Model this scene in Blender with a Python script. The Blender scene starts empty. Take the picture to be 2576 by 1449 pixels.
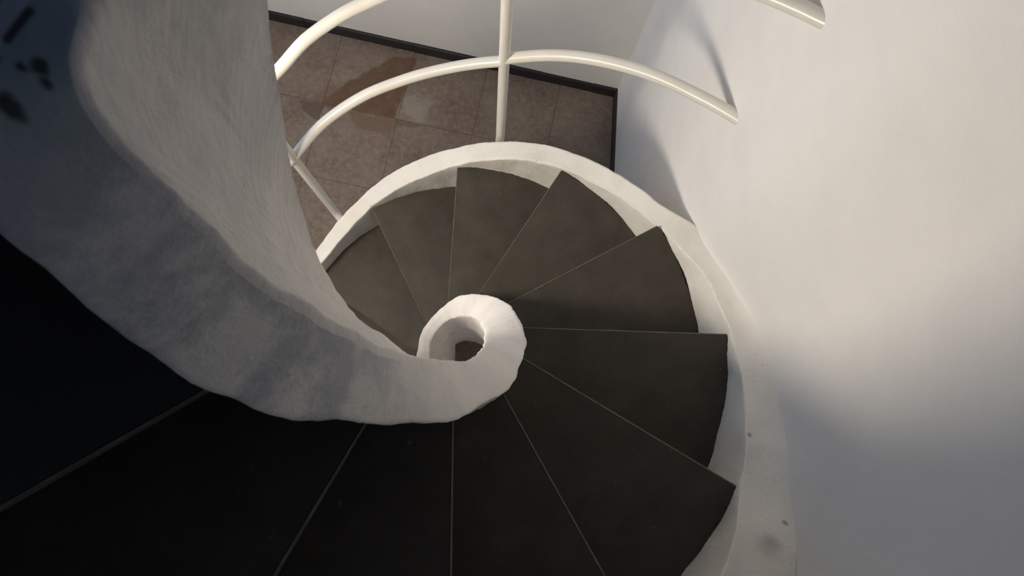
import bpy, bmesh, math, random
from mathutils import Matrix, Vector, noise

# ------------------------------------------------------------------ camera, world, exposure
S = 0.60                      # metres per tread-radius unit
FLOOR = -4.7576               # floor height in radius units, measured from the lens
FPX = 1756.1                  # focal length in pixels of the 2576 px wide frame
SC = bpy.context.scene
COL = SC.collection


def W(x, y, z):
    """radius units about the newel axis -> world metres, floor at 0"""
    return Vector((x * S, y * S, (z - FLOOR) * S))


cam_data = bpy.data.cameras.new('camera')
cam = bpy.data.objects.new('camera', cam_data)
COL.objects.link(cam)
r_ = Vector((0.99934, 0.0, 0.03628))
d_ = Vector((0.00604, -0.98603, -0.16643))
f_ = Vector((0.03577, 0.16654, -0.98539))
u_, b_ = -d_, -f_
cam.matrix_world = Matrix.Translation(W(0.13972, -0.21284, 0.0)) @ Matrix((
    (r_.x, u_.x, b_.x, 0), (r_.y, u_.y, b_.y, 0), (r_.z, u_.z, b_.z, 0), (0, 0, 0, 1)))
cam_data.sensor_width = 36.0
cam_data.lens = FPX * 36.0 / 2576.0
cam_data.clip_start = 0.02
cam_data.dof.use_dof = True
cam_data.dof.focus_distance = 1.55
cam_data.dof.aperture_fstop = 18.0
SC.camera = cam

world = bpy.data.worlds.new('world')
SC.world = world
world.use_nodes = True
bg = world.node_tree.nodes['Background']
bg.inputs['Color'].default_value = (0.45, 0.62, 1.0, 1)     # dim daylight that falls down the open stairwell
bg.inputs['Strength'].default_value = 0.042

SC.view_settings.view_transform = 'Standard'
SC.view_settings.look = 'None'
SC.view_settings.gamma = 1.0
SC.view_settings.exposure = 0.36
SC.view_settings.use_curve_mapping = False
SC.cycles.max_bounces = 8
SC.cycles.diffuse_bounces = 6
SC.cycles.sample_clamp_indirect = 4.0

day = bpy.data.lights.new('window_daylight', 'AREA')       # daylight entering by the window in the left wall
day.shape = 'RECTANGLE'
day.size, day.size_y = 1.10 * S, 1.70 * S
day.color = (0.50, 0.70, 1.0)
day.energy = 7.5
day_o = bpy.data.objects.new('window_daylight', day)
COL.objects.link(day_o)
day_o.location = W(-2.66, 1.80, -2.40)
day_o.rotation_euler = (0, math.radians(-90), 0)
LAMP = (-1.66, 0.06, -1.76)   # the wall lamp of the lower room (radius units)
LAMP_COL = (1.0, 0.87, 0.71)
LAMP_POWER = 44.0

# ------------------------------------------------------------------ stair helix
H = 0.32704
Z0 = -2.46835
TH0 = -0.02688
DTH = 0.51381
TOFF = 0.07066
RAD = math.radians
DEG = math.degrees
random.seed(4)


def zh(th):                   # height of the nosing helix at angle th
    return Z0 - (th - TH0) / DTH * H


def lerp_table(tab, x):
    """smooth interpolation through (x, value) pairs"""
    tab = sorted(tab)
    if x <= tab[0][0]:
        return tab[0][1]
    if x >= tab[-1][0]:
        return tab[-1][1]
    n = len(tab)
    for i in range(n - 1):
        x0, y0 = tab[i]
        x1, y1 = tab[i + 1]
        if x0 <= x <= x1:
            m0 = (y1 - y0) / (x1 - x0)
            m1 = m0
            if i > 0:
                a = (y0 - tab[i - 1][1]) / (x0 - tab[i - 1][0])
                m0 = 0 if a * m0 <= 0 else 2 * a * m0 / (a + m0)
            if i < n - 2:
                a = (tab[i + 2][1] - y1) / (tab[i + 2][0] - x1)
                m1 = 0 if a * m1 <= 0 else 2 * a * m1 / (a + m1)
            h = x1 - x0
            t = (x - x0) / h
            return ((2 * t**3 - 3 * t**2 + 1) * y0 + (t**3 - 2 * t**2 + t) * h * m0
                    + (-2 * t**3 + 3 * t**2) * y1 + (t**3 - t**2) * h * m1)


def nz(p, scale, seed=0.0):
    return noise.noise(Vector((p[0] * scale + seed, p[1] * scale - seed, p[2] * scale + seed * .7)))


# ------------------------------------------------------------------ materials
def new_mat(name):
    m = bpy.data.materials.new(name)
    m.use_nodes = True
    nt = m.node_tree
    return m, nt, nt.nodes['Principled BSDF']


def node(nt, kind, **kw):
    n = nt.nodes.new(kind)
    for k, v in kw.items():
        if k in ('inp',):
            for kk, vv in v.items():
                n.inputs[kk].default_value = vv
        else:
            setattr(n, k, v)
    return n


def link(nt, a, b):
    nt.links.new(a, b)


def ramp(nt, fac, stops):
    r = node(nt, 'ShaderNodeValToRGB')
    el = r.color_ramp.elements
    while len(el) < len(stops):
        el.new(0.5)
    for e, (p, c) in zip(el, stops):
        e.position = p
        e.color = (c[0], c[1], c[2], 1) if not isinstance(c, float) else (c, c, c, 1)
    link(nt, fac, r.inputs['Fac'])
    return r.outputs['Color']


def noise_tex(nt, vec, scale, detail=4.0, rough=0.55):
    n = node(nt, 'ShaderNodeTexNoise')
    n.inputs['Scale'].default_value = scale
    n.inputs['Detail'].default_value = detail
    n.inputs['Roughness'].default_value = rough
    link(nt, vec, n.inputs['Vector'])
    return n.outputs['Fac']


def mix(nt, fac, a, b, mode='MIX'):
    m = node(nt, 'ShaderNodeMix', data_type='RGBA', blend_type=mode)
    for sock, v in ((m.inputs[0], fac), (m.inputs[6], a), (m.inputs[7], b)):
        if hasattr(v, 'is_linked') or hasattr(v, 'links'):
            link(nt, v, sock)
        elif isinstance(v, (int, float)):
            sock.default_value = v
        else:
            sock.default_value = (v[0], v[1], v[2], 1)
    return m.outputs[2]


def math_n(nt, op, a, b=0.0):
    m = node(nt, 'ShaderNodeMath', operation=op)
    for i, v in enumerate((a, b)):
        if isinstance(v, (int, float)):
            m.inputs[i].default_value = v
        else:
            link(nt, v, m.inputs[i])
    return m.outputs[0]


def obj_coord(nt):
    return node(nt, 'ShaderNodeTexCoord').outputs['Object']


def bump(nt, height, strength, dist, bsdf):
    b = node(nt, 'ShaderNodeBump')
    b.inputs['Strength'].default_value = strength
    b.inputs['Distance'].default_value = dist
    link(nt, height, b.inputs['Height'])
    link(nt, b.outputs['Normal'], bsdf.inputs['Normal'])


def spot(nt, vec, p, r0, r1, warp=0.0, stretch=None):
    """mask 1 inside r0 .. 0 outside r1 around world point p, edge broken up by noise"""
    v = vec
    if stretch:
        s = node(nt, 'ShaderNodeVectorMath', operation='MULTIPLY')
        link(nt, v, s.inputs[0])
        s.inputs[1].default_value = stretch
        v = s.outputs[0]
        p = Vector((p[0] * stretch[0], p[1] * stretch[1], p[2] * stretch[2]))
    d = node(nt, 'ShaderNodeVectorMath', operation='DISTANCE')
    link(nt, v, d.inputs[0])
    d.inputs[1].default_value = p
    val = d.outputs['Value']
    if warp:
        n = noise_tex(nt, vec, 0.9 / max(r1, 1e-3), 4.0, 0.6)
        val = math_n(nt, 'ADD', val, math_n(nt, 'MULTIPLY', math_n(nt, 'SUBTRACT', n, 0.5), warp))
    mr = node(nt, 'ShaderNodeMapRange')
    mr.interpolation_type = 'SMOOTHSTEP'
    link(nt, val, mr.inputs['Value'])
    mr.inputs['From Min'].default_value = r0
    mr.inputs['From Max'].default_value = r1
    mr.inputs['To Min'].default_value = 1
    mr.inputs['To Max'].default_value = 0
    return mr.outputs['Result']


def seg_mask(nt, vec, a, b, r0, r1):
    """mask around the world-space segment a-b, seen in plan (a scratch or groove line)"""
    a2, b2 = Vector(a), Vector(b)
    ax = (b2 - a2)
    L = ax.length
    ax /= L
    sub = node(nt, 'ShaderNodeVectorMath', operation='SUBTRACT')
    link(nt, vec, sub.inputs[0])
    sub.inputs[1].default_value = a2
    dt = node(nt, 'ShaderNodeVectorMath', operation='DOT_PRODUCT')
    link(nt, sub.outputs[0], dt.inputs[0])
    dt.inputs[1].default_value = ax
    t = math_n(nt, 'MINIMUM', math_n(nt, 'MAXIMUM', dt.outputs['Value'], 0.0), L)
    sc = node(nt, 'ShaderNodeVectorMath', operation='SCALE')
    sc.inputs[0].default_value = ax
    link(nt, t, sc.inputs['Scale'])
    ds = node(nt, 'ShaderNodeVectorMath', operation='DISTANCE')
    link(nt, sub.outputs[0], ds.inputs[0])
    link(nt, sc.outputs[0], ds.inputs[1])
    mr = node(nt, 'ShaderNodeMapRange')
    mr.interpolation_type = 'SMOOTHSTEP'
    link(nt, ds.outputs['Value'], mr.inputs['Value'])
    mr.inputs['From Min'].default_value = r0
    mr.inputs['From Max'].default_value = r1
    mr.inputs['To Min'].default_value = 1
    mr.inputs['To Max'].default_value = 0
    return mr.outputs['Result']


def plaster(name, base, dirty, bump_str=0.35, rough=0.75, specks=True):
    m, nt, b = new_mat(name)
    v = obj_coord(nt)
    n1 = noise_tex(nt, v, 9.0, 5.0, 0.6)
    c = mix(nt, ramp(nt, n1, [(0.42, 0.0), (0.72, 1.0)]), base, dirty)
    if specks:
        n3 = noise_tex(nt, v, 60.0, 2.0, 0.5)
        c = mix(nt, ramp(nt, n3, [(0.74, 0.0), (0.80, 0.55)]), c, (0.22, 0.19, 0.15))
    link(nt, c, b.inputs['Base Color'])
    b.inputs['Roughness'].default_value = rough
    b.inputs['Specular IOR Level'].default_value = 0.25
    n2 = noise_tex(nt, v, 130.0, 5.0, 0.65)
    bump(nt, n2, bump_str, 0.004, b)
    return m, nt, b, c, v


def stringer_material():
    m, nt, b, c, v = plaster('white_stringer_plaster', (0.82, 0.79, 0.73), (0.73, 0.70, 0.64), 0.45)
    flat = node(nt, 'ShaderNodeVectorMath', operation='MULTIPLY')
    link(nt, v, flat.inputs[0])
    flat.inputs[1].default_value = (1, 1, 0)
    z = node(nt, 'ShaderNodeSeparateXYZ')
    link(nt, v, z.inputs[0])
    lvl = math_n(nt, 'GREATER_THAN', z.outputs['Z'], W(0, 0, -2.40).z)
    for (px, py, r0, r1, amt) in ((0.963, -0.302, 0.001, 0.006, 0.7), (0.974, -0.534, 0.001, 0.005, 0.7), (0.907, -0.593, 0.004, 0.022, 0.30),
                                  (0.926, -0.580, 0.003, 0.016, 0.30), (0.896, -0.410, 0.002, 0.012, 0.5), (0.880, -0.442, 0.002, 0.010, 0.35)):
        k = spot(nt, flat.outputs[0], Vector((px * S, py * S, 0)), r0, r1, 0.006)
        c = mix(nt, math_n(nt, 'MULTIPLY', math_n(nt, 'MULTIPLY', k, amt), lvl), c, (0.20, 0.17, 0.14))
    link(nt, c, b.inputs['Base Color'])
    return m


M_STRINGER = stringer_material()
M_WALL = plaster('painted_wall_plaster', (0.80, 0.785, 0.765), (0.765, 0.75, 0.735), 0.12, 0.8, False)[0]
M_CEIL = plaster('bounce_tint_ceiling', (0.24, 0.29, 0.38), (0.22, 0.27, 0.35), 0.1, 0.85, False)[0]  # blue-grey picked to cool and dim light bounced off the unseen ceiling
M_SIDE = plaster('bounce_tint_side_wall', (0.17, 0.22, 0.31), (0.15, 0.20, 0.29), 0.1, 0.85, False)[0]  # unseen left and front walls, coloured to turn their bounced light bluish


def newel_material(streaked):
    m, nt, b, c, v = plaster('streaked_white_newel_plaster' if streaked else 'worn_white_newel_plaster', (0.80, 0.77, 0.72), (0.68, 0.66, 0.64), 0.35)
    # fine upright cracks and trowel streaks in the old paint
    sx = node(nt, 'ShaderNodeSeparateXYZ')
    link(nt, v, sx.inputs[0])
    ang = math_n(nt, 'ARCTAN2', math_n(nt, 'MULTIPLY', sx.outputs['Y'], -1.0), math_n(nt, 'MULTIPLY', sx.outputs['X'], -1.0))
    q = math_n(nt, 'ADD', sx.outputs['Z'], math_n(nt, 'MULTIPLY', ang, 0.17 * S))
    s = node(nt, 'ShaderNodeCombineXYZ')
    link(nt, math_n(nt, 'MULTIPLY', q, 95.0), s.inputs[0])
    link(nt, math_n(nt, 'MULTIPLY', ang, 2.2), s.inputs[1])
    st = noise_tex(nt, s.outputs[0], 1.3, 3.0, 0.6)
    streak = ramp(nt, st, [(0.48, 0.0), (0.76, 0.30)])
    pit = ramp(nt, noise_tex(nt, s.outputs[0], 0.45, 2.0, 0.5), [(0.70, 0.0), (0.76, 0.8)])
    streak = mix(nt, 1.0, streak, pit, 'LIGHTEN')
    up = math_n(nt, 'GREATER_THAN', node(nt, 'ShaderNodeSeparateXYZ').outputs['Z'], 1.9)
    sep = up.node.inputs[0].links[0].from_node
    link(nt, v, sep.inputs[0])
    c2 = mix(nt, math_n(nt, 'MULTIPLY', streak, up), c, (0.36, 0.33, 0.33)) if streaked else c
    # grimy blotches plus painted shade, darkening the upper stretch of the newel
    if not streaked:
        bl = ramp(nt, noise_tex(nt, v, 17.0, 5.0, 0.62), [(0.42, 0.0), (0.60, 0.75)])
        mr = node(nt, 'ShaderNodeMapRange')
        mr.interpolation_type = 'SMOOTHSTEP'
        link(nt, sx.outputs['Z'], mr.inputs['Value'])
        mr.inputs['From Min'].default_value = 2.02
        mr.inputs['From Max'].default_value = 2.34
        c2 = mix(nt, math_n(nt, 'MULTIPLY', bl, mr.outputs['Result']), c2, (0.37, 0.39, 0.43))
    # chips where the paint is gone on the level top of the newel
    z = -0.385
    flat = node(nt, 'ShaderNodeVectorMath', operation='MULTIPLY')
    link(nt, v, flat.inputs[0])
    flat.inputs[1].default_value = (1, 1, 0)
    vf = flat.outputs[0]
    top = math_n(nt, 'GREATER_THAN', sx.outputs['Z'], W(0, 0, -0.46).z)

    def plan(px, py):
        return Vector((px * S, py * S, 0))
    top_shade = math_n(nt, 'MULTIPLY', spot(nt, vf, plan(-0.136, -0.010), 0.018, 0.034, 0.006), top)  # teal tint painted in for the shade around the pale strip
    strip = seg_mask(nt, vf, plan(-0.160, -0.041), plan(-0.122, 0.031), 0.0032, 0.0050)
    top_shade = math_n(nt, 'MULTIPLY', top_shade, math_n(nt, 'SUBTRACT', 1.0, strip))
    if not streaked:
        c2 = mix(nt, math_n(nt, 'MULTIPLY', top_shade, 0.8), c2, (0.34, 0.42, 0.42))
    for (px, py, r0, r1) in ((-0.1179, -0.0205, 0.0012, 0.0040), (-0.127, -0.022, 0.0004, 0.0026),
                             (-0.117, -0.0275, 0.0003, 0.0030), (-0.139, -0.041, 0.0020, 0.0052)):
        k = spot(nt, vf, plan(px, py), r0, r1, 0.003)
        c2 = mix(nt, math_n(nt, 'MULTIPLY', math_n(nt, 'MULTIPLY', k, 0.9), top), c2, (0.05, 0.045, 0.03))
    for (a, bb) in (((-0.152, -0.015), (-0.134, 0.030)), ((-0.150, -0.033), (-0.1395, -0.0185)),
                    ((-0.133, -0.0075), (-0.122, 0.009))):
        k = seg_mask(nt, vf, plan(*a), plan(*bb), 0.0006, 0.0026)
        c2 = mix(nt, math_n(nt, 'MULTIPLY', math_n(nt, 'MULTIPLY', k, 0.9), top), c2, (0.06, 0.045, 0.035))
    link(nt, c2, b.inputs['Base Color'])
    return m


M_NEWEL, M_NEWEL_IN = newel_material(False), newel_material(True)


def stone_material():
    m, nt, b = new_mat('dark_slate_tread')
    v = obj_coord(nt)
    n1 = noise_tex(nt, v, 14.0, 6.0, 0.65)
    c = ramp(nt, n1, [(0.30, (0.050, 0.043, 0.033)), (0.55, (0.067, 0.058, 0.046)), (0.80, (0.088, 0.077, 0.063))])
    n2 = noise_tex(nt, v, 90.0, 2.0, 0.4)
    c = mix(nt, ramp(nt, n2, [(0.72, 0.0), (0.82, 0.5)]), c, (0.19, 0.17, 0.14))
    link(nt, c, b.inputs['Base Color'])
    b.inputs['Roughness'].default_value = 0.62
    b.inputs['Specular IOR Level'].default_value = 0.3
    bump(nt, noise_tex(nt, v, 160.0, 3.0, 0.6), 0.25, 0.001, b)
    return m


M_STONE = stone_material()
M_EDGE, _nt, _b = new_mat('worn_tread_nosing')
_v = obj_coord(_nt)
link(_nt, ramp(_nt, noise_tex(_nt, _v, 40.0, 4.0, 0.7), [(0.38, (0.075, 0.068, 0.055)), (0.70, (0.15, 0.138, 0.11))]), _b.inputs['Base Color'])
_b.inputs['Roughness'].default_value = 0.6


def paint_material():
    m, nt, b = new_mat('cream_gloss_pipe_paint')
    v = obj_coord(nt)
    n1 = noise_tex(nt, v, 25.0, 3.0)
    link(nt, ramp(nt, n1, [(0.35, (0.80, 0.775, 0.70)), (0.7, (0.76, 0.735, 0.66))]), b.inputs['Base Color'])
    b.inputs['Roughness'].default_value = 0.28
    b.inputs['Specular IOR Level'].default_value = 0.5
    bump(nt, noise_tex(nt, v, 70.0, 2.0), 0.08, 0.002, b)
    return m


M_PIPE = paint_material()

M_BASE, _nt, _b = new_mat('black_stone_skirting')
_v = obj_coord(_nt)
link(_nt, ramp(_nt, noise_tex(_nt, _v, 20.0, 4.0), [(0.3, (0.010, 0.009, 0.012)), (0.75, (0.024, 0.021, 0.024))]), _b.inputs['Base Color'])
_b.inputs['Roughness'].default_value = 0.45


def tile_material():
    m, nt, b = new_mat('marble_floor_tiles')
    v = obj_coord(nt)
    # grid aligned with the room: origin at one tile corner, turned with the rows
    ang = math.atan2(1.8125 - 1.9248, -0.5084 + 1.0329)
    mp = node(nt, 'ShaderNodeMapping', vector_type='TEXTURE')
    o = W(-0.5084, 1.8125, FLOOR)
    mp.inputs['Location'].default_value = (o.x, o.y, 0)
    mp.inputs['Rotation'].default_value = (0, 0, ang)
    T = 0.545 * S
    mp.inputs['Scale'].default_value = (T, T, T)
    link(nt, v, mp.inputs['Vector'])
    sep = node(nt, 'ShaderNodeSeparateXYZ')
    link(nt, mp.outputs[0], sep.inputs[0])
    fx = math_n(nt, 'PINGPONG', sep.outputs['X'], 0.5)
    fy = math_n(nt, 'PINGPONG', sep.outputs['Y'], 0.5)
    grout = math_n(nt, 'LESS_THAN', math_n(nt, 'MINIMUM', fx, fy), 0.006)
    cell = node(nt, 'ShaderNodeVectorMath', operation='FLOOR')
    link(nt, mp.outputs[0], cell.inputs[0])
    wn = node(nt, 'ShaderNodeTexWhiteNoise')
    link(nt, cell.outputs[0], wn.inputs['Vector'])
    n1 = noise_tex(nt, v, 5.0, 6.0, 0.65)
    c = ramp(nt, n1, [(0.28, (0.127, 0.087, 0.065)), (0.45, (0.181, 0.135, 0.107)),
                      (0.58, (0.215, 0.170, 0.135)), (0.75, (0.272, 0.225, 0.186))])
    c = mix(nt, math_n(nt, 'MULTIPLY', wn.outputs['Value'], 0.35), c, (0.151, 0.109, 0.084))
    n2 = noise_tex(nt, v, 13.0, 4.0, 0.6)
    c = mix(nt, ramp(nt, n2, [(0.55, 0.0), (0.75, 0.55)]), c, (0.188, 0.109, 0.075))
    n4 = noise_tex(nt, v, 45.0, 4.0, 0.7)
    c = mix(nt, ramp(nt, n4, [(0.44, 0.0), (0.72, 0.65)]), c, (0.291, 0.242, 0.205))
    # rust-brown and grey veins of the tiles by the wall, each an irregular patch with its own outline
    wn1 = math_n(nt, 'MULTIPLY', math_n(nt, 'SUBTRACT', noise_tex(nt, v, 16.0, 5.0, 0.65), 0.5), 0.13)
    sv = node(nt, 'ShaderNodeSeparateXYZ')
    link(nt, v, sv.inputs[0])

    def patch(poly, soft=0.006, warp=1.0):
        pts = [W(x, y, FLOOR) for x, y in poly]
        cen = sum(pts, Vector((0, 0, 0))) / len(pts)
        acc = None
        for k in range(len(pts)):
            a, bb = pts[k], pts[(k + 1) % len(pts)]
            nn = Vector((bb.y - a.y, a.x - bb.x, 0)).normalized()
            if nn.dot(cen - a) > 0:
                nn = -nn
            dd = math_n(nt, 'ADD', math_n(nt, 'MULTIPLY', sv.outputs['X'], nn.x), math_n(nt, 'MULTIPLY', sv.outputs['Y'], nn.y))
            dd = math_n(nt, 'SUBTRACT', dd, nn.dot(a))
            acc = dd if acc is None else math_n(nt, 'MAXIMUM', acc, dd)
        acc = math_n(nt, 'ADD', acc, math_n(nt, 'MULTIPLY', wn1, warp))
        mr = node(nt, 'ShaderNodeMapRange')
        mr.interpolation_type = 'SMOOTHSTEP'
        link(nt, acc, mr.inputs['Value'])
        mr.inputs['From Min'].default_value = -soft
        mr.inputs['From Max'].default_value = soft
        mr.inputs['To Min'].default_value = 1
        mr.inputs['To Max'].default_value = 0
        return mr.outputs['Result']
    vein = noise_tex(nt, v, 22.0, 5.0, 0.65)
    rust = ramp(nt, vein, [(0.30, (0.103, 0.053, 0.031)), (0.55, (0.139, 0.077, 0.043)), (0.8, (0.181, 0.121, 0.084))])
    for poly, col, amt, wp, sf in (
            ([(-0.509, 1.819), (-0.451, 1.995), (-0.386, 2.042), (-0.299, 1.967), (-0.268, 1.846), (-0.337, 1.779)], (0.326, 0.284, 0.242), 0.55, 1.6, 0.03),
            ([(-1.044, 1.919), (-0.508, 1.813), (-0.452, 2.041), (-0.368, 2.274), (-0.623, 2.306), (-0.748, 2.199), (-0.9, 2.073), (-1.019, 2.001)], rust, 0.88, 0.45, 0.008),
            ([(-0.873, 1.879), (-0.508, 1.813), (-0.548, 1.71), (-0.647, 1.72), (-0.789, 1.742)], (0.175, 0.111, 0.072), 0.75, 0.5, 0.008),
            ([(-0.523, 1.818), (-0.394, 1.79), (-0.314, 1.761), (-0.408, 1.754), (-0.53, 1.776)], (0.127, 0.094, 0.063), 0.7, 0.15, 0.004),
            ([(-1.215, 1.955), (-1.035, 1.913), (-1.072, 1.786), (-1.112, 1.815), (-1.188, 1.868)], (0.109, 0.078, 0.060), 0.8, 0.3, 0.005),
            ([(-1.083, 2.03), (-0.943, 2.063), (-1.035, 1.919), (-1.107, 1.939)], (0.170, 0.097, 0.067), 0.6, 0.7, 0.015)):
        k = patch(poly, sf, wp)
        c = mix(nt, math_n(nt, 'MULTIPLY', k, amt), c, col)
    c = mix(nt, math_n(nt, 'MULTIPLY', grout, 0.55), c, (0.067, 0.042, 0.033))
    link(nt, c, b.inputs['Base Color'])
    b.inputs['Roughness'].default_value = 0.5
    b.inputs['Specular IOR Level'].default_value = 0.3
    bump(nt, noise_tex(nt, v, 60.0, 4.0), 0.06, 0.002, b)
    return m


M_TILE = tile_material()


# ------------------------------------------------------------------ object helpers
def tag(o, label=None, cat=None, group=None, kind=None):
    for k, v in (('label', label), ('category', cat), ('group', group), ('kind', kind)):
        if v:
            o[k] = v
    return o


def empty(name, loc=(0, 0, 0)):
    o = bpy.data.objects.new(name, None)
    o.location = loc
    o.empty_display_size = 0.1
    COL.objects.link(o)
    return o


def mesh_obj(name, verts, faces, mats, parent=None, smooth=True, sharp=None, face_mats=None, shift=None):
    me = bpy.data.meshes.new(name)
    me.from_pydata([tuple(v) for v in verts], [], faces)
    bm = bmesh.new()
    bm.from_mesh(me)
    bmesh.ops.recalc_face_normals(bm, faces=bm.faces)
    bm.to_mesh(me)
    bm.free()
    if not isinstance(mats, (list, tuple)):
        mats = [mats]
    for m in mats:
        me.materials.append(m)
    if face_mats:
        for p, k in zip(me.polygons, face_mats):
            p.material_index = k
    for p in me.polygons:
        p.use_smooth = smooth
    if smooth and sharp:
        me.set_sharp_from_angle(angle=RAD(sharp))
    o = bpy.data.objects.new(name, me)
    COL.objects.link(o)
    if parent:
        o.parent = parent
    return o


def box(name, lo, hi, mat, kind=None):
    (x0, y0, z0), (x1, y1, z1) = lo, hi
    v = [(x, y, z) for z in (z0, z1) for y in (y0, y1) for x in (x0, x1)]
    f = [(0, 2, 3, 1), (4, 5, 7, 6), (0, 1, 5, 4), (1, 3, 7, 5), (3, 2, 6, 7), (2, 0, 4, 6)]
    o = mesh_obj(name, v, f, mat, smooth=False)
    if kind:
        o['kind'] = kind
    return o


def loft(sections, closed=True, caps=True):
    """rings of equal length -> verts, faces"""
    n = len(sections[0])
    verts = [p for s in sections for p in s]
    faces = []
    for i in range(len(sections) - 1):
        for j in range(n if closed else n - 1):
            a = i * n + j
            b = i * n + (j + 1) % n
            faces.append((a, b, b + n, a + n))
    if caps:
        faces.append(tuple(range(n)))
        faces.append(tuple(range((len(sections) - 1) * n, len(sections) * n)))
    return verts, faces


def tube(points, r, n=20):
    secs = []
    up = Vector((0, 0, 1))
    for i, p in enumerate(points):
        a = points[max(i - 1, 0)]
        b = points[min(i + 1, len(points) - 1)]
        t = (b - a).normalized()
        s = t.cross(up)
        if s.length < 1e-4:
            s = Vector((1, 0, 0))
        s.normalize()
        q = s.cross(t).normalized()
        secs.append([p + (s * math.cos(2 * math.pi * k / n) + q * math.sin(2 * math.pi * k / n)) * r for k in range(n)])
    return loft(secs)


# ------------------------------------------------------------------ room
def wall_plan():
    """inner face of the right-hand wall in plan, from the back corner towards the viewer"""
    pts = []
    c0 = (1.0665, 2.022)
    for k in range(13):
        t = k / 12
        y = c0[1] + (0.70 - c0[1]) * t
        pts.append((c0[0] + (0.982 - c0[0]) * (c0[1] - y) / (c0[1] - 0.74), y))
    tab = [(29.0, 1.086), (24, 1.076), (20, 1.072), (12, 1.073), (1.3, 1.082), (-10, 1.092), (-20, 1.103), (-28, 1.125), (-36, 1.145), (-46, 1.155), (-85, 1.155)]
    for k in range(0, 47):
        th = 29.0 - 114.0 * k / 46
        r = lerp_table(tab, th)
        pts.append((r * math.cos(RAD(th)), r * math.sin(RAD(th))))
    dx, dy = math.cos(RAD(-85)), math.sin(RAD(-85))
    ex, ey = pts[-1]
    # smooth the seam between the flat part and the stair curve
    for _ in range(10):
        q = list(pts)
        for i in range(1, len(pts) - 1):
            if 0.15 < pts[i][1] < 0.75:
                q[i] = tuple((pts[i - 1][j] + 2 * pts[i][j] + pts[i + 1][j]) / 4 for j in (0, 1))
        pts = q
    for s in (0.4, 1.0, 2.2, 3.0):
        pts.append((ex + dx * s * 0.55 + 0.12 * s * 0, ey + dy * s))
    return pts


WALL_TOP = -0.62
CORNER = (1.0665, 2.022)
BDIR = Vector((1.0, -0.222)).normalized()       # along the back wall, to the right
BN = Vector((-BDIR.y, BDIR.x))                                       # outward (away from the room)


def extrude_plan(name, inner, outer, z0, z1, mat, zsteps=1):
    ring = list(inner) + list(reversed(outer))
    secs = [[W(x, y, z0 + (z1 - z0) * k / zsteps) for (x, y) in ring] for k in range(zsteps + 1)]
    v, f = loft(secs, True, True)
    o = mesh_obj(name, v, f, mat, smooth=True, sharp=28)
    o['kind'] = 'structure'
    return o


rp = wall_plan()
outer = []
for (x, y) in rp:
    a = min(math.atan2(y, x), 0.0) if y > -1.2 else 0.0
    outer.append((x + 0.30 * math.cos(a), y + 0.30 * math.sin(a)))
extrude_plan('wall_right', rp, outer, FLOOR, -0.25, M_WALL)
bl = (CORNER[0] - BDIR.x * 4.6, CORNER[1] - BDIR.y * 4.6)
br = (CORNER[0] + BDIR.x * 0.30, CORNER[1] + BDIR.y * 0.30)
extrude_plan('wall_back', [bl, br], [(bl[0] + BN.x * .25, bl[1] + BN.y * .25), (br[0] + BN.x * .25, br[1] + BN.y * .25)], FLOOR, WALL_TOP, M_WALL)
ly0, ly1 = -3.6, 3.6
WX0, WX1 = -2.60, -2.35
WIN_Y0, WIN_Y1, WIN_Z0, WIN_Z1 = 1.25, 2.35, -3.25, -1.55
v, f = [], []
for (y0, y1, z0, z1) in ((-3.6, WIN_Y0, FLOOR, WALL_TOP), (WIN_Y1, 2.72, FLOOR, WALL_TOP), (WIN_Y0, WIN_Y1, FLOOR, WIN_Z0), (WIN_Y0, WIN_Y1, WIN_Z1, WALL_TOP)):
    k = len(v)
    v += [W(x, y, z) for z in (z0, z1) for y in (y0, y1) for x in (WX0, WX1)]
    f += [tuple(k + q for q in t) for t in ((0, 2, 3, 1), (4, 5, 7, 6), (0, 1, 5, 4), (1, 3, 7, 5), (3, 2, 6, 7), (2, 0, 4, 6))]
o = mesh_obj('unseen_wall_left', v, f, M_SIDE, smooth=False)
o['kind'] = 'structure'


def ring_frame(name, y0, y1, z0, z1, w, x0, x1, mat, parent=None):
    v, f = [], []
    for (a0, a1, c0, c1) in ((y0, y1, z0, z0 + w), (y0, y1, z1 - w, z1), (y0, y0 + w, z0 + w, z1 - w), (y1 - w, y1, z0 + w, z1 - w)):
        k = len(v)
        v += [W(x, y, z) for z in (c0, c1) for y in (a0, a1) for x in (x0, x1)]
        f += [tuple(k + q for q in t) for t in ((0, 2, 3, 1), (4, 5, 7, 6), (0, 1, 5, 4), (1, 3, 7, 5), (3, 2, 6, 7), (2, 0, 4, 6))]
    return mesh_obj(name, v, f, mat, parent, smooth=False)


M_FRAME = new_mat('white_window_frame')
_v = obj_coord(M_FRAME[1])
link(M_FRAME[1], ramp(M_FRAME[1], noise_tex(M_FRAME[1], _v, 12.0), [(0.3, (0.72, 0.72, 0.70)), (0.7, (0.78, 0.78, 0.76))]), M_FRAME[2].inputs['Base Color'])
win = ring_frame('window_1', WIN_Y0, WIN_Y1, WIN_Z0, WIN_Z1, 0.07, -2.53, -2.44, M_FRAME[0])
win['kind'] = 'structure'
M_PANE = bpy.data.materials.new('window_glass')
M_PANE.use_nodes = True
_nt = M_PANE.node_tree
_nt.nodes.remove(_nt.nodes['Principled BSDF'])
_t, _g, _m = _nt.nodes.new('ShaderNodeBsdfTransparent'), _nt.nodes.new('ShaderNodeBsdfGlossy'), _nt.nodes.new('ShaderNodeMixShader')
_g.inputs['Roughness'].default_value = 0.05
_m.inputs[0].default_value = 0.06
link(_nt, _t.outputs[0], _m.inputs[1])
link(_nt, _g.outputs[0], _m.inputs[2])
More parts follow.
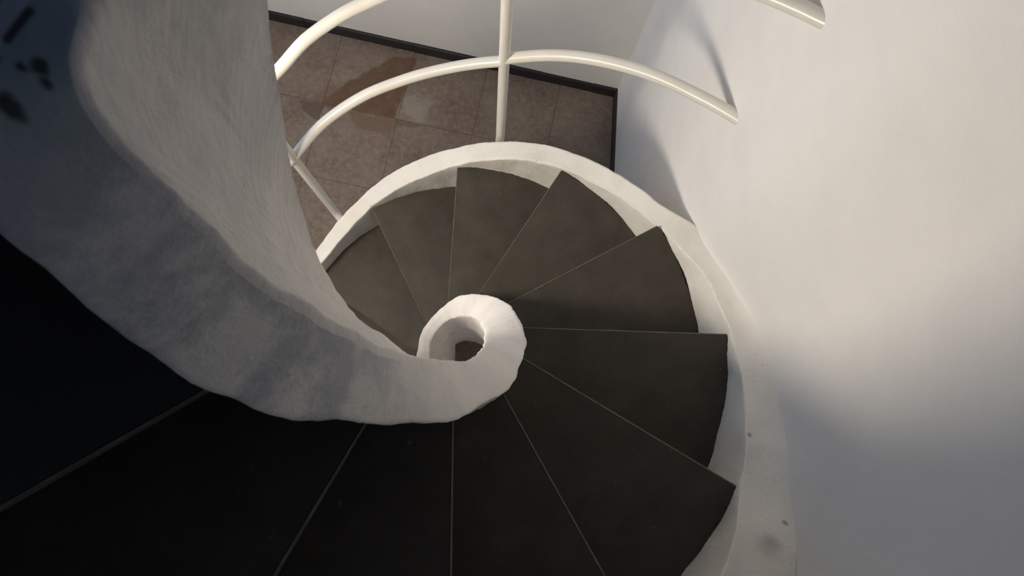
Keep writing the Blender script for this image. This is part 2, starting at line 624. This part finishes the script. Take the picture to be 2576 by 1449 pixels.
link(_nt, _m.outputs[0], _nt.nodes['Material Output'].inputs['Surface'])
mesh_obj('window_pane', [W(-2.485, y, z) for y, z in ((WIN_Y0 + .07, WIN_Z0 + .07), (WIN_Y1 - .07, WIN_Z0 + .07), (WIN_Y1 - .07, WIN_Z1 - .07), (WIN_Y0 + .07, WIN_Z1 - .07))],
         [(0, 1, 2, 3)], M_PANE, win, smooth=False)

extrude_plan('unseen_wall_front', [(-2.35, -3.4), (1.4, -3.4)], [(-2.35, -3.65), (1.4, -3.65)], FLOOR, WALL_TOP, M_SIDE)

fl = [(-2.6, -3.65), (1.5, -3.65), (1.5, 2.3), (-2.6, 3.2)]
o = mesh_obj('floor', [W(x, y, FLOOR) for x, y in fl] + [W(x, y, FLOOR - .2) for x, y in fl],
             [(0, 1, 2, 3), (7, 6, 5, 4), (0, 4, 5, 1), (1, 5, 6, 2), (2, 6, 7, 3), (3, 7, 4, 0)], M_TILE, smooth=False)
o['kind'] = 'structure'

# ceiling of the lower room: an L-shaped slab that leaves the stairwell open
cz0, cz1 = -0.62, -0.30
lshape = [(-2.35, -3.4), (-1.42, -3.4), (-1.42, 1.45), (1.03, 1.45), (1.06, 2.0), (-2.35, 2.70)]
v = [W(x, y, cz0) for x, y in lshape] + [W(x, y, cz1) for x, y in lshape]
n = len(lshape)
o = mesh_obj('unseen_ceiling', v, [tuple(range(n)), tuple(range(n, 2 * n))] + [(i, (i + 1) % n, n + (i + 1) % n, n + i) for i in range(n)], M_CEIL, smooth=False)
o['kind'] = 'structure'

# skirting
SKH, SKT = 0.105, 0.016


def skirting(name, a, b, nrm, seams=()):
    a, b, nrm = Vector(a), Vector(b), Vector(nrm)
    d = (b - a)
    L = d.length
    d /= L
    cuts = [0.0] + list(seams) + [L]
    verts, faces = [], []
    for i in range(len(cuts) - 1):
        s0, s1 = cuts[i] + (0.002 if i else 0), cuts[i + 1] - 0.002
        zt = FLOOR + SKH + (0.003 if i % 2 else 0.0)
        tt = SKT + (0.002 if i % 2 else 0.0)
        prof = [(0, FLOOR), (tt, FLOOR), (tt, zt - .006), (tt - .006, zt), (0, zt)]
        base = len(verts)
        for s in (s0, s1):
            for (q, z) in prof:
                p = a + d * s + nrm * q
                verts.append(W(p.x, p.y, z))
        for j in range(5):
            faces.append((base + j, base + (j + 1) % 5, base + 5 + (j + 1) % 5, base + 5 + j))
        faces += [tuple(base + k for k in range(5)), tuple(base + 5 + k for k in range(5))]
    o = mesh_obj(name, verts, faces, M_BASE, smooth=False)
    o['kind'] = 'structure'


skirting('baseboard_back', bl, CORNER, (-BN.x, -BN.y), (1.2, 2.3, 3.1, 4.05, 4.42))
skirting('baseboard_right', CORNER, rp[12], (-0.998, -0.05), (0.7,))

# ------------------------------------------------------------------ staircase
stair = empty('spiral_staircase', W(0, 0, FLOOR))
tag(stair, 'white plastered spiral staircase with dark slate treads winding around a hollow newel', 'staircase')
STAIR_SHIFT = -W(0, 0, FLOOR)


def nosing(i, r, jit=0.0):
    th = TH0 - i * DTH + jit
    u = (math.cos(th), math.sin(th))
    s = math.sqrt(max(r * r - TOFF * TOFF, 0))
    return (u[0] * s - u[1] * TOFF, u[1] * s + u[0] * TOFF)


JIT = {-5: -0.0026, -4: -0.0012, -3: 0.0045, -2: -0.0035, -1: 0.001, 0: -0.0005, 1: 0.005, 2: 0.0011, 3: 0.001, 4: -0.0038, 5: -0.0011}
R_IN, R_OUT = 0.232, 1.012


def under(i):                 # how far the riser is set back under the nosing
    return 0.085 if i < 4 else 0.12


def tread(i, sweep=1.0):
    """one slate step: from its nosing line back under the riser of the step above"""
    zt, zb = Z0 + i * H, Z0 + i * H - 1.35 * H
    zb = max(zb, FLOOR)
    ja, jb = JIT.get(i, 0), JIT.get(i + 1, 0)
    n = 90 if sweep == 1.0 else 120

    def polar(p):
        return math.hypot(*p), math.atan2(p[1], p[0])
    oa = polar(nosing(i, R_OUT, ja))[1]
    # the step runs back under the projecting nosing of the next one up
    tn = TH0 - (i + 1) * DTH + jb
    q = under(i + 1) + 0.02

    def behind(r):
        p = nosing(i + 1, r, jb)
        g = min(q, 0.36 * r)
        return polar((p[0] + math.sin(tn) * g, p[1] - math.cos(tn) * g))[1]
    ob, ia, ib = behind(R_OUT), polar(nosing(i, R_IN, ja))[1], behind(R_IN)
    if sweep != 1.0:
        ob, ib = oa - sweep, ia - sweep
    while ob > oa:
        ob -= 2 * math.pi
    while ib > ia:
        ib -= 2 * math.pi
    while ib < ia - 2 * math.pi:
        ib += 2 * math.pi
    ov = 0.0
    outer_e, inner_e = [], []
    for k in range(n + 1):
        t = k / n
        a = oa + (ob - ov - oa) * t
        outer_e.append((R_OUT * math.cos(a), R_OUT * math.sin(a)))
        a = ia + (ib - ov - ia) * t
        inner_e.append((R_IN * math.cos(a), R_IN * math.sin(a)))
    B = 0.0036                                       # worn nosing bevel
    dx, dy = -(outer_e[0][1] - inner_e[0][1]), outer_e[0][0] - inner_e[0][0]
    L = math.hypot(dx, dy)
    # direction out of the step through its front
    fx, fy = dx / L, dy / L
    mid = outer_e[n // 2]
    if (mid[0] - outer_e[0][0]) * fx + (mid[1] - outer_e[0][1]) * fy > 0:
        fx, fy = -fx, -fy
    ragged = []
    for k, p in enumerate(outer_e):
        a = oa + (ob - oa) * k / n
        r = 0.999 + 0.0035 * nz((math.cos(a), math.sin(a), i * 3.1), 60.0, 2.0) + 0.003 * nz((math.cos(a), math.sin(a), i * 1.7), 14.0, 6.0) + random.uniform(-.002, .002)
        ragged.append((r * math.cos(a), r * math.sin(a)))
    if sweep == 1.0:
        outer_e = ragged
    top = [(p[0], p[1], zt) for p in outer_e] + [(p[0], p[1], zt) for p in reversed(inner_e)]
    m = len(top)
    top2 = list(top)
    # set the top's front edge back by the bevel
    top2[0] = (top[0][0] - fx * B, top[0][1] - fy * B, zt)
    top2[-1] = (top[-1][0] - fx * B, top[-1][1] - fy * B, zt)
    side = [(p[0], p[1], zt - B * 0.9) for p in top]
    bot = [(p[0], p[1], zb) for p in top]
    verts = [W(*p) for p in top2 + side + bot]
    faces, fm = [], []
    # top as quads between outer and inner edge
    for k in range(n):
        faces.append((k, k + 1, m - 2 - k, m - 1 - k))
        fm.append(0)
    def back(p, q, z):
        return (p[0] - fx * q, p[1] - fy * q, z)
    zs = zt - 0.016                                   # underside of the projecting nosing
    low, und = list(bot), [(p[0], p[1], zs) for p in top]
    UC = under(i)
    UI = min(UC, 0.07)                                # the set-back narrows towards the newel
    low[0], low[-1] = back(low[0], UC, zb), back(low[-1], UI, zb)
    rec = [(p[0], p[1], zs - 0.001) for p in top]
    rec[0], rec[-1] = back(rec[0], UC, zs), back(rec[-1], UI, zs)
    verts = [W(*p) for p in top2 + side + und + rec + low]
    for lv in (1, 2, 3):
        for k in range(m):
            kk = (k + 1) % m
            faces.append((lv * m + k, lv * m + kk, (lv + 1) * m + kk, (lv + 1) * m + k))
            fm.append(0)
    for k in range(m):
        kk = (k + 1) % m
        faces.append((k, kk, m + kk, m + k))
        fm.append(1 if k == m - 1 else 0)
    for k in range(n):
        faces.append((4 * m + k, 4 * m + k + 1, 4 * m + m - 2 - k, 4 * m + m - 1 - k))
        fm.append(0)
    verts = [p + STAIR_SHIFT for p in verts]
    me = mesh_obj('tread' if sweep == 1.0 else 'landing', verts, faces, [M_STONE, M_EDGE], stair, smooth=False, face_mats=fm)
    return me


for i in range(-6, 6):
    tread(i)
tread(6, RAD(44))

# --- the newel: a tall hollow ribbon that winds down to the floor
NEWEL_TOP = -0.382
T_ROUT = [(185, .255), (165, .265), (150, .268), (137, .270), (113, .266), (89, .280), (69, .276), (43, .272), (21, .264), (-1, .260), (-25, .254), (-41, .258),
          (-55, .252), (-73, .250), (-90, .241), (-103, .240), (-110, .246), (-116, .252), (-126, .250), (-134, .240), (-143, .230), (-150, .218),
          (-165, .205), (-200, .20), (-285, .20)]
T_RTOP = [(185, .17), (165, .185), (135, .202), (108, .200), (82, .182), (49, .158), (20, .138), (-5, .132), (-36, .142), (-57, .136), (-82, .127),
          (-110, .120), (-140, .115), (-147, .113), (-170, .099), (-190, .090), (-285, .088)]
T_RBOT = [(185, .06), (175, .075), (145, .084), (137, .099), (129, .116), (124, .130), (120, .146), (116, .167), (112, .197), (109.5, .213), (91, .224), (62, .222), (30, .20), (0, .185), (-60, .135),
          (-100, .104), (-130, .103), (-150, .112), (-164, .133), (-206, .156), (-285, .158)]


def newel_section(deg):
    th = RAD(deg)
    zt = zh(th) + 1.0 * H
    k = 0.05                                          # smooth minimum against the level top
    zt = -k * math.log(math.exp(-zt / k) + math.exp(-NEWEL_TOP / k)) if zt < 2 else NEWEL_TOP
    zb = max(zh(th) - 2.6 * H, FLOOR)
    if deg > 15:                                      # the lowest turn stands on the floor
        k = min((deg - 15) / 35.0, 1.0)
        zb = zb + (FLOOR - zb) * k * k * (3 - 2 * k)
    zb = min(zb, zt - 0.08)
    ro, rt, rb = lerp_table(T_ROUT, deg), lerp_table(T_RTOP, deg), lerp_table(T_RBOT, deg)
    Ri, Ro = 0.030 if deg > -120 else max(0.030 - (-120 - deg) * 0.0005, 0.014), 0.014                             # rounding of the inner and outer top edge
    prof = []
    hgt = zt - zb
    NI = 26
    for j in range(NI):                               # inner face, bottom to top
        t = j / (NI - 1)
        z = zb + (hgt - Ri) * t
        # the inner face leans from its foot to its lip
        r = rb + (rt - rb) * (t ** 1.3)
        prof.append((r, z))
    for j in range(1, 6):
        a = math.pi / 2 * j / 6
        prof.append((rt + Ri * (1 - math.cos(a)), zt - Ri + Ri * math.sin(a)))
    NT = 8
    for j in range(NT + 1):
        t = j / NT
        r = rt + Ri + (ro - Ro - rt - Ri) * t
        prof.append((r, zt + 0.006 * math.sin(math.pi * t)))
    for j in range(1, 5):
        a = math.pi / 2 * j / 5
        prof.append((ro - Ro + Ro * math.sin(a), zt - Ro * (1 - math.cos(a))))
    NO = 12
    for j in range(NO):
        t = j / (NO - 1)
        prof.append((ro, zt - Ro - (hgt - Ro) * t))
    c, s = math.cos(th), math.sin(th)
    out = []
    for (r, z) in prof:
        p = Vector((r * c, r * s, z))
        g = 1.0 if deg > -80 else min(1.0 + (-80 - deg) / 25.0, 2.2)
        n = nz(p, 7.0, 3.0) * 0.0065 + nz(p, 15.0, 11.0) * 0.0016 * g + nz(p, 22.0, 9.0) * 0.0022 + nz(p, 60.0, 5.0) * 0.0012
        zlim = z if z > zb + 1e-4 else z
        p = Vector(((r + n) * c, (r + n) * s, z + (nz(p, 9.0, 17.0) * 0.006 if z > zb + 0.05 else 0)))
        out.append(W(*p) + STAIR_SHIFT)
    return out


secs = [newel_section(185 - k * 1.0) for k in range(0, 471)]
v, f = loft(secs, True, True)
np_ = len(secs[0])
fmn = [1 if (q % np_) < 29 else 0 for q in range(len(f) - 2)] + [0, 0]
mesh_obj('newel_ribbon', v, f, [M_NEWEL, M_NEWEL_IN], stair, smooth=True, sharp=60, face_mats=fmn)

# --- outer stringer: low plastered kerb along the tread ends
T_C = [(185, .75), (160, .62), (145.5, .42), (138, .24), (131, .17), (119, .22), (106, .15), (92, .19), (81, .25), (73, .26), (62, .20), (50, .06), (38, .05),
       (23, .16), (13, .26), (3, .25), (-10, .26), (-18, .28), (-25, .22), (-38, .36), (-60, .35), (-180, .35)]
T_SO = [(185, 1.085), (144, 1.090), (137, 1.083), (129, 1.082), (119, 1.090), (108, 1.098), (99, 1.10), (89, 1.10), (79, 1.102), (70, 1.102), (60, 1.092), (48.5, 1.078),
        (38, 1.072), (30, 1.098), (20, 1.14), (-180, 1.16)]


def stringer_section(deg):
    th = RAD(deg)
    zt = zh(th) + lerp_table(T_C, deg) * H
    zo = zh(th) + 0.22 * H                             # outer lip
    zb = max(zh(th) - 1.7 * H, FLOOR)
    ri, ro = 1.0015, lerp_table(T_SO, deg)
    w1 = 0.004 * nz((math.cos(th) * 1.0, math.sin(th), 0.3), 9.0, 2.0)
    ri += w1
    k = min(max((46 - deg) / 26.0, 0), 1)              # runs up into the wall
    k = k * k * (3 - 2 * k)
    zo = zo * (1 - k) + (zt + 0.03) * k
    k = min(max((24 - deg) / 22.0, 0), 1)
    k = k * k * (3 - 2 * k)
    Rr = 0.010
    prof = []
    for j in range(10):
        t = j / 9
        prof.append((ri, zb + (zt - Rr - zb) * t ** 0.45))
    for j in range(1, 5):
        a = math.pi / 2 * j / 5
        prof.append((ri + Rr * (1 - math.cos(a)), zt - Rr + Rr * math.sin(a)))
    for j in range(14):
        t = j / 13
        r = ri + Rr + (ro - 2 * Rr - ri) * t
        cove = min(max((r - 1.035) / 0.07, 0), 1.3) ** 2 * 0.055 * k     # soft plaster fillet against the wall
        prof.append((r, zt + (zo - zt) * t + cove))
    for j in range(1, 5):
        a = math.pi / 2 * j / 5
        prof.append((ro - Rr + Rr * math.sin(a), zo + 0.09 * k - Rr * (1 - math.cos(a))))
    for j in range(6):
        prof.append((ro, zo + 0.09 * k - Rr - (zo + 0.09 * k - Rr - zb) * j / 5))
    c, s = math.cos(th), math.sin(th)
    out = []
    for (r, z) in prof:
        p = Vector((r * c, r * s, z))
        n = nz(p, 12.0, 1.0) * 0.0045 + nz(p, 45.0, 4.0) * 0.0022
        out.append(W((r + n) * c, (r + n) * s, max(z + nz(p, 14.0, 8.0) * 0.004, FLOOR)) + STAIR_SHIFT)
    return out


secs = [stringer_section(185 - k * 0.75) for k in range(0, 487)]
v, f = loft(secs, True, True)
mesh_obj('outer_stringer', v, f, M_STRINGER, stair, smooth=True, sharp=60)

# --- plastered underside
secs = []
for k in range(0, 181):
    deg = 150 - k * 2.0
    if deg < -182:
        break
    th = RAD(deg)
    a = zh(th) - 1.30 * H
    b = zh(th) - 1.65 * H
    a, b = max(a, FLOOR + .012), max(b, FLOOR + 0.002)
    c, s = math.cos(th), math.sin(th)
    secs.append([W(r * c, r * s, z) + STAIR_SHIFT for (r, z) in ((0.21, a), (1.01, a), (1.01, b), (0.21, b))])
v, f = loft(secs, True, True)
mesh_obj('soffit', v, f, M_STRINGER, stair, smooth=True, sharp=40)

# ------------------------------------------------------------------ railing
rail_root = empty('stair_railing', W(0, 0, FLOOR))
tag(rail_root, 'cream painted pipe railing curving around the staircase and ending in the right wall', 'railing')
RR, PR = 1.237, 0.0238
T_R1 = [(150, 2.15), (129, 2.18), (120, 2.28), (111, 2.24), (102, 2.12), (91, 2.01), (80.6, 1.95)]
T_R1B = [(80.2, 2.01), (67, 2.11), (55.5, 2.12), (46.5, 2.10), (37.6, 2.07)]
T_R2 = [(150, 4.05), (122, 4.07), (115, 4.16), (109, 4.15), (102.5, 4.10), (80.4, 4.02), (60, 4.02), (37, 3.95)]


def rail_points(tab, d0, d1, step=1.5):
    pts = []
    n = int(abs(d1 - d0) / step) + 1
    for k in range(n + 1):
        dg = d0 + (d1 - d0) * k / n
        th = RAD(dg)
        rr = RR + (0.010 if dg < 45 else 0) * (45 - dg) / 8
        pts.append(W(rr * math.cos(th), rr * math.sin(th), zh(th) + lerp_table(tab, dg) * H) + STAIR_SHIFT)
    return pts


def rail(tab, d0, d1, name='handrail'):
    v, f = tube(rail_points(tab, d0, d1), PR * S, 24)
    return mesh_obj(name, v, f, M_PIPE, rail_root, smooth=True, sharp=50)


rail(T_R1, 131, 80.3, 'lower_rail')
rail(T_R1B, 80.6, 36.4, 'lower_rail')
rail(T_R2, 150, 36.2, 'upper_rail')


def post(deg, c0, c1):
    th = RAD(deg)
    zb, zt = zh(th) + c0 * H, zh(th) + c1 * H
    x, y = RR * math.cos(th), RR * math.sin(th)
    # the foot bends inwards and is let into the stringer
    pts = [W(1.085 * math.cos(th), 1.085 * math.sin(th), zb - 0.09)]
    for k in range(0, 8):
        a = math.pi / 2 * k / 7
        r = RR - 0.09 + 0.09 * math.sin(a)
        pts.append(W(r * math.cos(th), r * math.sin(th), zb - 0.09 * math.cos(a)))
    for k in range(1, 6):
        pts.append(W(x, y, zb + (zt - zb) * k / 5))
    pts = [p + STAIR_SHIFT for p in pts]
    v, f = tube_frame(pts, PR * S)
    return mesh_obj('post', v, f, M_PIPE, rail_root, smooth=True, sharp=50)


def tube_frame(points, r, n=24):
    """tube with a carried frame, safe where the run turns vertical"""
    t0 = (points[1] - points[0]).normalized()
    side = t0.cross(Vector((0, 0, 1))).normalized()
    secs = []
    for i, p in enumerate(points):
        t = (points[min(i + 1, len(points) - 1)] - points[max(i - 1, 0)]).normalized()
        q = side.cross(t).normalized()
        secs.append([p + (side * math.cos(2 * math.pi * k / n) + q * math.sin(2 * math.pi * k / n)) * r for k in range(n)])
    return loft(secs)


post(80.4, -0.55, 4.02)
post(129.6, -0.55, 4.08)

# ------------------------------------------------------------------ wall lamp of the lower room (lights the stair from the left)
lamp = empty('wall_lamp', W(-2.35, LAMP[1], LAMP[2]))
tag(lamp, 'round glass wall lamp on a short arm on the left wall of the lower room', 'lamp')
LSH = -W(-2.35, LAMP[1], LAMP[2])


def sphere_rings(c, r, n=24, m=14, squash=1.0):
    secs = []
    for i in range(m + 1):
        a = -math.pi / 2 + math.pi * i / m
        rr = max(r * math.cos(a), r * 0.02)
        secs.append([Vector((c.x + rr * math.cos(2 * math.pi * k / n), c.y + rr * math.sin(2 * math.pi * k / n), c.z + r * squash * math.sin(a))) for k in range(n)])
    return loft(secs)


m, nt, b = new_mat('lit_opal_glass')
b.inputs['Base Color'].default_value = (0.9, 0.88, 0.82, 1)
b.inputs['Emission Color'].default_value = (*LAMP_COL, 1)
b.inputs['Emission Strength'].default_value = LAMP_POWER
M_GLOBE = m
M_BRASS, nt, b = new_mat('lamp_metal')
link(nt, ramp(nt, noise_tex(nt, obj_coord(nt), 60.0), [(0.3, (0.35, 0.28, 0.16)), (0.7, (0.42, 0.34, 0.2))]), b.inputs['Base Color'])
b.inputs['Metallic'].default_value = 1.0
b.inputs['Roughness'].default_value = 0.35
lc = W(*LAMP)
v, f = sphere_rings(lc + LSH, 0.17)
mesh_obj('globe', v, f, M_GLOBE, lamp)
v, f = tube([Vector((0.004, 0, 0)), Vector((0.02, 0, 0))], 0.06, 28)
mesh_obj('backplate', v, f, M_BRASS, lamp, sharp=40)
v, f = tube([Vector((0.01, 0, 0)) + Vector((1, 0, 0)) * ((lc + LSH).x - 0.165) * k / 6 for k in range(7)], 0.012, 16)
mesh_obj('arm', v, f, M_BRASS, lamp, sharp=40)
